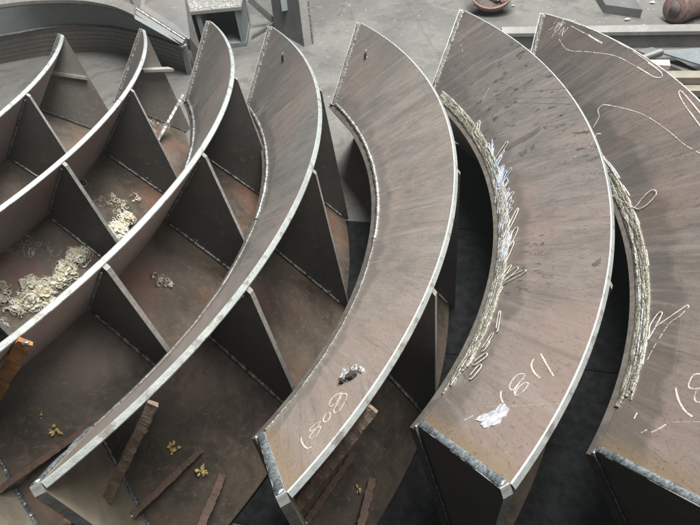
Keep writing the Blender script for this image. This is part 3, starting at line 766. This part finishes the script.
scrap(4, 201, 470, .018, 10, 'largest yellow scrap between the two lower rusty bars', 4)
scrap(5, 356, 488, .011, 5, 'pale yellow scrap between rusty bars under the 808 segment', 5)
scrap(4, 205, 372, .006, 3, 'tiny pale scrap high on the base plate near the gusset', 6)

# ------------------------------------------------------------------ the floor
def floor():
    n = 2; L = 14.0
    o = obj('floor', [(-L, -L, 0), (L, -L, 0), (L, L, 0), (-L, L, 0)], [(0, 1, 2, 3)], 'floor')
    o['kind'] = 'structure'
floor()
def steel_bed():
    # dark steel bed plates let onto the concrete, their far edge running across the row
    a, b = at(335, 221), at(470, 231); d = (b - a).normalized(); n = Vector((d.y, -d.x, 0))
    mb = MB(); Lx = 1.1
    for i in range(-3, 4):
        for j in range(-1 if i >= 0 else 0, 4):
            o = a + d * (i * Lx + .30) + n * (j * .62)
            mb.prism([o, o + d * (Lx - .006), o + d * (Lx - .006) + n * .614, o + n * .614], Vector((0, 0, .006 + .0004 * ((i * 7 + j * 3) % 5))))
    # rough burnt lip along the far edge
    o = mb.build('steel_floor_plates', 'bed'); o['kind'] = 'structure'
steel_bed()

# ------------------------------------------------------------------ the far curved plate, top left
def far_ring():
    zr, zm = .36, .20
    def arc(pts, zz, left):
        P = [at(x, y, zz) for x, y in pts]
        # continue the arc to the left, out of the picture
        d = (P[0] - P[1]).normalized(); e = []
        for i in range(1, 7):
            d = Matrix.Rotation(.11, 3, 'Z') @ d; e.append((e[-1] if e else P[0]) + d * left)
        return e[::-1] + P
    rim = arc([(0, 8.5), (26, 5.3), (48, 4), (70, 3.9), (89, 5), (110, 9), (122, 13), (135, 19)], zr, .10)
    mid = arc([(0, 35), (20, 31.5), (45, 27), (74, 25), (103, 26), (120, 28), (150, 35), (183, 46)], zm, .13)
    bot = arc([(0, 64), (31, 58), (45, 56), (74, 53), (103, 52), (130, 56), (160, 64), (189, 73)], 0.0, .16)
    root = empty('curved_plate_segment', bot[len(bot) // 2])
    inv = -root.location
    tag(root, 'large grey curved steel wall lying behind the row, with a bright slanted end edge', 'ring segment')
    def res(P, n=60):
        L = [0]
        for i in range(1, len(P)): L.append(L[-1] + (P[i] - P[i - 1]).length)
        o = []
        for j in range(n + 1):
            t = L[-1] * j / n; i = max(i for i in range(len(P) - 1) if L[i] <= t + 1e-9); f = (t - L[i]) / (L[i + 1] - L[i])
            a = P[max(0, i - 1)]; b = P[i]; c = P[i + 1]; d = P[min(len(P) - 1, i + 2)]
            o.append(.5 * ((2 * b) + (c - a) * f + (2 * a - 5 * b + 4 * c - d) * f * f + (3 * b - a - 3 * c + d) * f ** 3) + inv)
        return o
    rim, mid, bot = res(rim), res(mid), res(bot)
    back = Vector((0, .022, .018))
    def strip(name, A, B, mat, off=back):
        n = len(A); v = A + B + [p + off for p in A] + [p + off for p in B]; f = []
        for i in range(n - 1):
            f += [(i, i + 1, n + i + 1, n + i), (2 * n + i, 3 * n + i, 3 * n + i + 1, 2 * n + i + 1), (i, 2 * n + i, 2 * n + i + 1, i + 1), (n + i, n + i + 1, 3 * n + i + 1, 3 * n + i)]
        f += [(0, n, 3 * n, 2 * n), (n - 1, 3 * n - 1, 4 * n - 1, 2 * n - 1)]
        return obj(name, v, f, mat, root, None, None, True)
    o = strip('upper_plate', rim, mid, 'teal'); o.data.set_sharp_from_angle(angle=.6)
    m2 = [p + Vector((0, -.006, -.004)) for p in mid]
    o = strip('lower_plate', m2, bot, 'band'); o.data.set_sharp_from_angle(angle=.6)
    # top edge band
    r2 = [p + Vector((0, .075, .03)) for p in rim]; r1 = [p + Vector((0, -.002, .004)) for p in rim]
    o = strip('rim_band', r1, r2, 'pale_steel', Vector((0, 0, .02))); o.data.set_sharp_from_angle(angle=.6)
    wb = MB(); wb.tube([p + Vector((0, -.004, .0)) for p in m2], .006, 6, 0)
    for j in range(1, 6):
        wb.tube([m2[i].lerp(bot[i], j / 6.5) + Vector((0, -.001, 0)) for i in range(len(mid))], .0018, 5, 0)
    wb.build('weld_bead', 'weld_dark', root)
    # the end: bevelled strip, end edge and end plate
    A, B, C = at(135, 13, zr) + inv, at(184, 44, zm) + inv, at(190, 73, 0) + inv
    sd = Vector((.03, .03, .012))
    mb = MB(); d = (B - A); mb.box((A + B) / 2 + Vector((0, -.012, .012)), d / 2, Vector((.006, -.012, .010)), d.cross(Vector((.006, -.012, .010))).normalized() * .012, 0)
    d = C - B; mb.box((B + C) / 2 + Vector((0, -.012, .0)), d / 2, Vector((.016, 0, 0)), d.cross(Vector((1, 0, 0))).normalized() * .012, 0)
    o = mb.build('bevelled_edge', 'pale_steel', root)
    wb = MB(); bead(wb, [A.lerp(B, i / 10) + Vector((.015, .0, .026)) for i in range(11)], [Vector((0, 0, 1))] * 11, .008, 3.3); wb.build('weld_bead', 'weld', o)
    D, E = at(197, 62, .06) + inv, at(177, -8, .42) + inv
    A2 = at(138, -10, .44) + inv
    mb = MB(); mb.prism([A2 + sd, A + sd, B + sd, C + sd, D + sd, E + sd], Vector((.004, .02, .004)), 0); mb.build('end_plate', 'grey_steel', root)
    mb = MB(); q = at(129, 0, .40) + inv; mb.box(q + Vector((0, .04, 0)), Vector((.008, 0, 0)), Vector((0, .01, 0)), Vector((0, 0, .06))); mb.build('lug', 'pale_steel', root)
far_ring()

# ------------------------------------------------------------------ frames and scraps on the far floor
def floor_box_frame():
    z = .26
    p0, p1 = at(183, 12, z), at(238, 10, z)
    x0, x1, y = p0.x, p1.x, p0.y; root = empty('box_frame', ((x0 + x1) / 2, y, 0)); o_ = -root.location
    tag(root, 'low grey steel box frame with grit on top and an open front, behind the row', 'steel frame')
    mb = MB(); mb.abox(Vector((x0 - .015, y - .01, z - .02)) + o_, Vector((x1 + .015, y + .7, z)) + o_); mb.build('top_plate', 'pale_steel', root)
    mb = MB(); mb.abox(Vector((x0, y + .35, .002)) + o_, Vector((x1, y + .37, z - .0205)) + o_); mb.build('back_panel', 'teal', root)
    for x in (x0, x0 + (x1 - x0) * .2, x1 - .035):
        mb = MB(); mb.abox(Vector((x, y, .03)) + o_, Vector((x + .03, y + .345, z - .0205)) + o_); mb.build('upright', 'teal', root)
    mb = MB(); mb.abox(Vector((x0, y - .006, .002)) + o_, Vector((x1, y + .345, .029)) + o_); mb.build('bottom_rail', 'teal', root)
    mb = MB()
    for i in range(170):
        p = Vector((random.uniform(x0, x1), y + abs(random.gauss(0, .12)), z)) + o_; lump(mb, p, random.uniform(.004, .014), 0, i, .7)
    g = mb.build('grit', 'dust', root); g['kind'] = 'stuff'
floor_box_frame()
def leaning_channel():
    a, b = at(275, 30, .0), at(304, 47, .0)
    root = empty('steel_channel', (a + b) / 2); o_ = -root.location
    tag(root, 'dark upright steel channel with a pale side flange and welded lug, behind the grey segments', 'steel channel')
    h = .75
    d = (b - a); d.z = 0; t = Vector((-.02, .12, 0))
    A, B = a + o_, b + o_; up = Vector((.0, .32, h))
    mb = MB(); mb.prism([A, B, B + up, A + up], Vector((.0, .02, -.004))); mb.build('web_plate', 'grey_steel', root)
    C = at(312, 44, 0) + o_
    mb = MB(); mb.prism([B + Vector((.003, 0, 0)), C, C + up, B + up + Vector((.003, 0, 0))], Vector((.0, .02, -.004))); mb.build('side_flange', 'pale_steel', root)
    wb = MB(); bead(wb, [C.lerp(C + up, i / 20) + Vector((.006, 0, 0)) for i in range(21)], [Vector((0, -1, 0))] * 21, .006, 5.5); wb.build('weld_bead', 'weld_dark', root)
    mb = MB(); q = A + d * .5 + up * .28; mb.box(q + Vector((0, -.016, .01)), Vector((.022, .004, 0)), Vector((0, .014, 0)), Vector((0, .02, .05))); mb.build('lug', 'teal', root)
leaning_channel()
def strut():
    a, b = at(250, -3, .22), at(277, 21, .02)
    root = empty('steel_angle_bar', b); mb = MB(); d = a - b
    s_ = d.cross(Vector((0, 0, 1))).normalized(); u = s_.cross(d).normalized()
    mb.box(d / 2, d / 2, s_ * .016, u * .004); mb.box(d / 2 - s_ * .014 - u * .02, d / 2, s_ * .003, u * .0155)
    o = mb.build('angle_bar', 'grey_steel', root)
    c = at(252, 37, 0.01) - b
    mb = MB(); mb.box(c / 2, c / 2, Vector((.0, .02, 0)), Vector((0, 0, .01))); mb.build('foot_bar', 'grey_steel', root)
    tag(root, 'thin dark steel angle bar sloping down to the dark channel', 'steel bar')
strut()
def bowl():
    c = at(491, 6, 0) + Vector((0, 0, .05)); root = empty('round_pot', c, Matrix.Rotation(math.radians(-16), 3, 'Y') @ Matrix.Rotation(math.radians(38), 3, 'X') @ Matrix.Scale(1.25, 3))
    tag(root, 'reddish round pot with a tilted rim on the concrete at the top edge', 'pot')
    prof = [(.05, 0), (.085, .02), (.115, .06), (.125, .11), (.13, .125)]
    ins = [(.122, .122), (.108, .065), (.07, .03), (.0001, .026)]
    def lathe(pr):
        n = 28; v = []; f = []
        for r, z in pr:
            for j in range(n): t = 6.28318 * j / n; v.append((r * math.cos(t), r * math.sin(t), z))
        for i in range(len(pr) - 1):
            for j in range(n): f.append((i * n + j, i * n + (j + 1) % n, (i + 1) * n + (j + 1) % n, (i + 1) * n + j))
        return v, f
    v, f = lathe(prof + ins[:1]); obj('bowl_shell', v, f, 'bucket', root, None, None, True)
    v, f = lathe(ins); obj('bowl_inside', v, f, 'dark_in', root, None, None, True)
    mb = MB()
    for i in range(9): lump(mb, Vector((random.uniform(-.06, .06), random.uniform(-.06, .06), .045)), random.uniform(.012, .028), 0, i, .7)
    mb.build('rubble', 'bucket', root)
bowl()
def slab():
    a, b = at(606, 4, .06), at(643, 9, .06); root = empty('steel_slab', Vector((a.x, a.y, 0)))
    tag(root, 'flat dark grey steel slab lying on the concrete at the top right', 'steel plate')
    d = b - a; e = Vector((.05, .28, 0)); A = Vector((0, 0, .0))
    mb = MB(); mb.prism([A, A + d, A + d + e, A + e], Vector((0, 0, .055))); mb.build('slab_plate', 'grey_steel', root)
slab()
def duct():
    root_p = at(668, 24, 0); root = empty('flexible_duct', root_p)
    tag(root, 'ribbed brown flexible duct hose lying at the top right corner', 'hose')
    a = Vector((0, .0, .09)); b = at(745, -6, .09) - root_p; d = b - a; n = 300; pts = [a + d * (i / n) + Vector((0, .05 * math.sin(i / n * 3), 0)) for i in range(n + 1)]
    mb = MB(); mb.tube(pts, lambda t: (.086 + .010 * math.sin(t * n * .42)) * min(1, .55 + t * 16), 20, 0); mb.build('hose_skin', 'hose', root)
    mb = MB(); mb.tube([a - d.normalized() * .006, a + d.normalized() * .006], .050, 22, 0); mb.build('end_cuff', 'dark_in', root)
duct()
def beam():
    a, b = at(500, 49, 0.0), at(735, 47, 0.0); root = empty('steel_beam', (a + b) / 2); o_ = -root.location
    tag(root, 'long pale grey steel beam lying across the floor behind the right segments', 'steel beam')
    d = b - a; s_ = Vector((-d.y, d.x, 0)).normalized(); A, B = a + o_, b + o_; Z = Vector((0, 0, 1))
    h = .10
    mb = MB(); mb.prism([A, B, B + Z * (h - .0205), A + Z * (h - .0205)], s_ * .01); mb.build('web_plate', 'grey_steel', root)
    mb = MB(); mb.prism([A + Z * (h - .02) - s_ * .008, B + Z * (h - .02) - s_ * .008, B + Z * h - s_ * .008, A + Z * h - s_ * .008], s_ * .10); mb.build('top_flange', 'pale_steel', root)
beam()
def scraps():
    def flat(name, pts, z0, t, mat, label, cat, grp=None):
        P = [at(x, y, z0) for x, y in pts]; c = sum(P, Vector()) / len(P); c.z = z0
        mb = MB(); mb.prism([p - c for p in P], Vector((0, 0, t))); o = mb.build(name, mat); o.location = c; tag(o, label, cat, grp); return o
    flat('steel_sheet', [(655, 52), (735, 47), (745, 72), (700, 66)], .10, .008, 'teal', 'dark grey steel sheet with a cut corner on the scrap heap at right', 'steel plate')
    flat('steel_bar', [(636, 52), (652, 49), (712, 80), (706, 84)], .05, .012, 'grey_steel', 'narrow dark steel strip under the cut-corner sheet at right', 'steel bar')
    flat('timber_plank', [(660, 84), (740, 84), (740, 77), (660, 77)], .06, .035, 'timber', 'upper pale timber plank beside the right-hand segment', 'timber')
    flat('timber_plank', [(664, 97), (745, 97), (745, 89), (664, 89)], .02, .035, 'timber', 'lower pale timber plank beside the right-hand segment', 'timber')
    flat('steel_block', [(649, 71), (668, 72), (667, 66), (648, 66)], .09, .035, 'pink', 'small pinkish primed block on the scrap heap at right', 'block')
    root = None
    a, b = at(640, 58, .14), at(662, 50, .14); mb = MB(); d = b - a; s_ = d.cross(Vector((0, 0, 1))).normalized()
    mb.box(Vector(), d / 2, s_ * .012, Vector((0, 0, .003))); mb.box(s_ * .012 + Vector((0, 0, -.016)), d / 2, s_ * .0025, Vector((0, 0, .0125)))
    o = mb.build('angle_iron', 'pale_steel'); o.location = (a + b) / 2; tag(o, 'short bright angle iron lying on the cut-corner sheet', 'steel bar')
scraps()
PB = 'white paper scraps on the floor'
for i, (x, y, r, lab) in enumerate(((627, 20, .022, 'larger white paper scrap left of the ribbed hose'), (652, 3, .024, 'white ring-shaped scrap at the top edge near the hose'), (634, 15, .010, 'tiny white scrap just right of the larger paper scrap'), (513, 6, .014, 'white paper scrap beside the reddish pot'))):
    c = at(x, y, .004); mb = MB(); q = []
    for j in range(9):
        t = 6.28 * j / 9; rr = r * random.uniform(.6, 1.1); q.append(Vector((rr * math.cos(t), rr * .6 * math.sin(t), .008 * random.random())))
    mb.prism(q, Vector((0, 0, .003))); o = mb.build('paper_scrap', 'paper'); o.location = c; tag(o, lab, 'scrap', PB)
# loose grit on the concrete
mb = MB()
for i in range(420):
    x, y = random.uniform(180, 700), abs(random.gauss(0, 90)); p = at(x, y, 0); lump(mb, p, random.uniform(.002, .007), 0, i * .7, .7)
o = mb.build('floor_grit', 'dust'); o['kind'] = 'stuff'; o['label'] = 'small grit and crumbs scattered on the concrete'; o['category'] = 'grit'

# ------------------------------------------------------------------ light: a bright open bay at the far end, roof light, added near fill
w = bpy.data.worlds.new('World'); scene.world = w; w.use_nodes = True
bg = w.node_tree.nodes['Background']; bg.inputs[0].default_value = (.80, .88, 1.0, 1); bg.inputs[1].default_value = .028
def area(name, loc, target, sx, sy, power, col):
    l = bpy.data.lights.new(name, 'AREA'); l.shape = 'RECTANGLE'; l.size = sx; l.size_y = sy; l.energy = power; l.color = col
    o = bpy.data.objects.new(name, l); COL.objects.link(o); o.location = loc
    o.rotation_euler = (Vector(target) - Vector(loc)).to_track_quat('-Z', 'Y').to_euler(); return o
area('bay_light', (2.4, 7.6, 5.4), (0, 1.8, .3), 4.0, 2.4, 430, (.96, .985, 1.0))
area('roof_light', (.9, 2.3, 5.6), (0, 1.9, 0), 2.0, 2.6, 720, (1.0, .985, .955))
area('near_fill_light', (1.5, .2, 5.2), (-.6, 1.2, 0), 1.6, 1.6, 150, (1.0, .985, .955))  # unseen fill lamp, added to brighten the near bays

scene.view_settings.view_transform = 'Standard'; scene.view_settings.look = 'None'
scene.view_settings.exposure = 0; scene.view_settings.gamma = 1
scene.render.engine = 'CYCLES'
scene.cycles.use_denoising = True

# ------------------------------------------------------------------ welding haze hanging in the workshop
def haze():
    m = bpy.data.materials.new('haze'); m.use_nodes = True; nt = m.node_tree; nt.nodes.clear()
    out = nt.nodes.new('ShaderNodeOutputMaterial'); v = nt.nodes.new('ShaderNodeVolumePrincipled')
    v.inputs['Color'].default_value = (.86, .93, .96, 1); v.inputs['Density'].default_value = .0045
    nt.links.new(v.outputs[0], out.inputs['Volume'])
    mb = MB(); mb.abox((-16, -16, -1), (16, 16, 1.75)); o = mb.build('haze', 'floor'); o.data.materials.clear(); o.data.materials.append(m)
    o['kind'] = 'stuff'
haze()
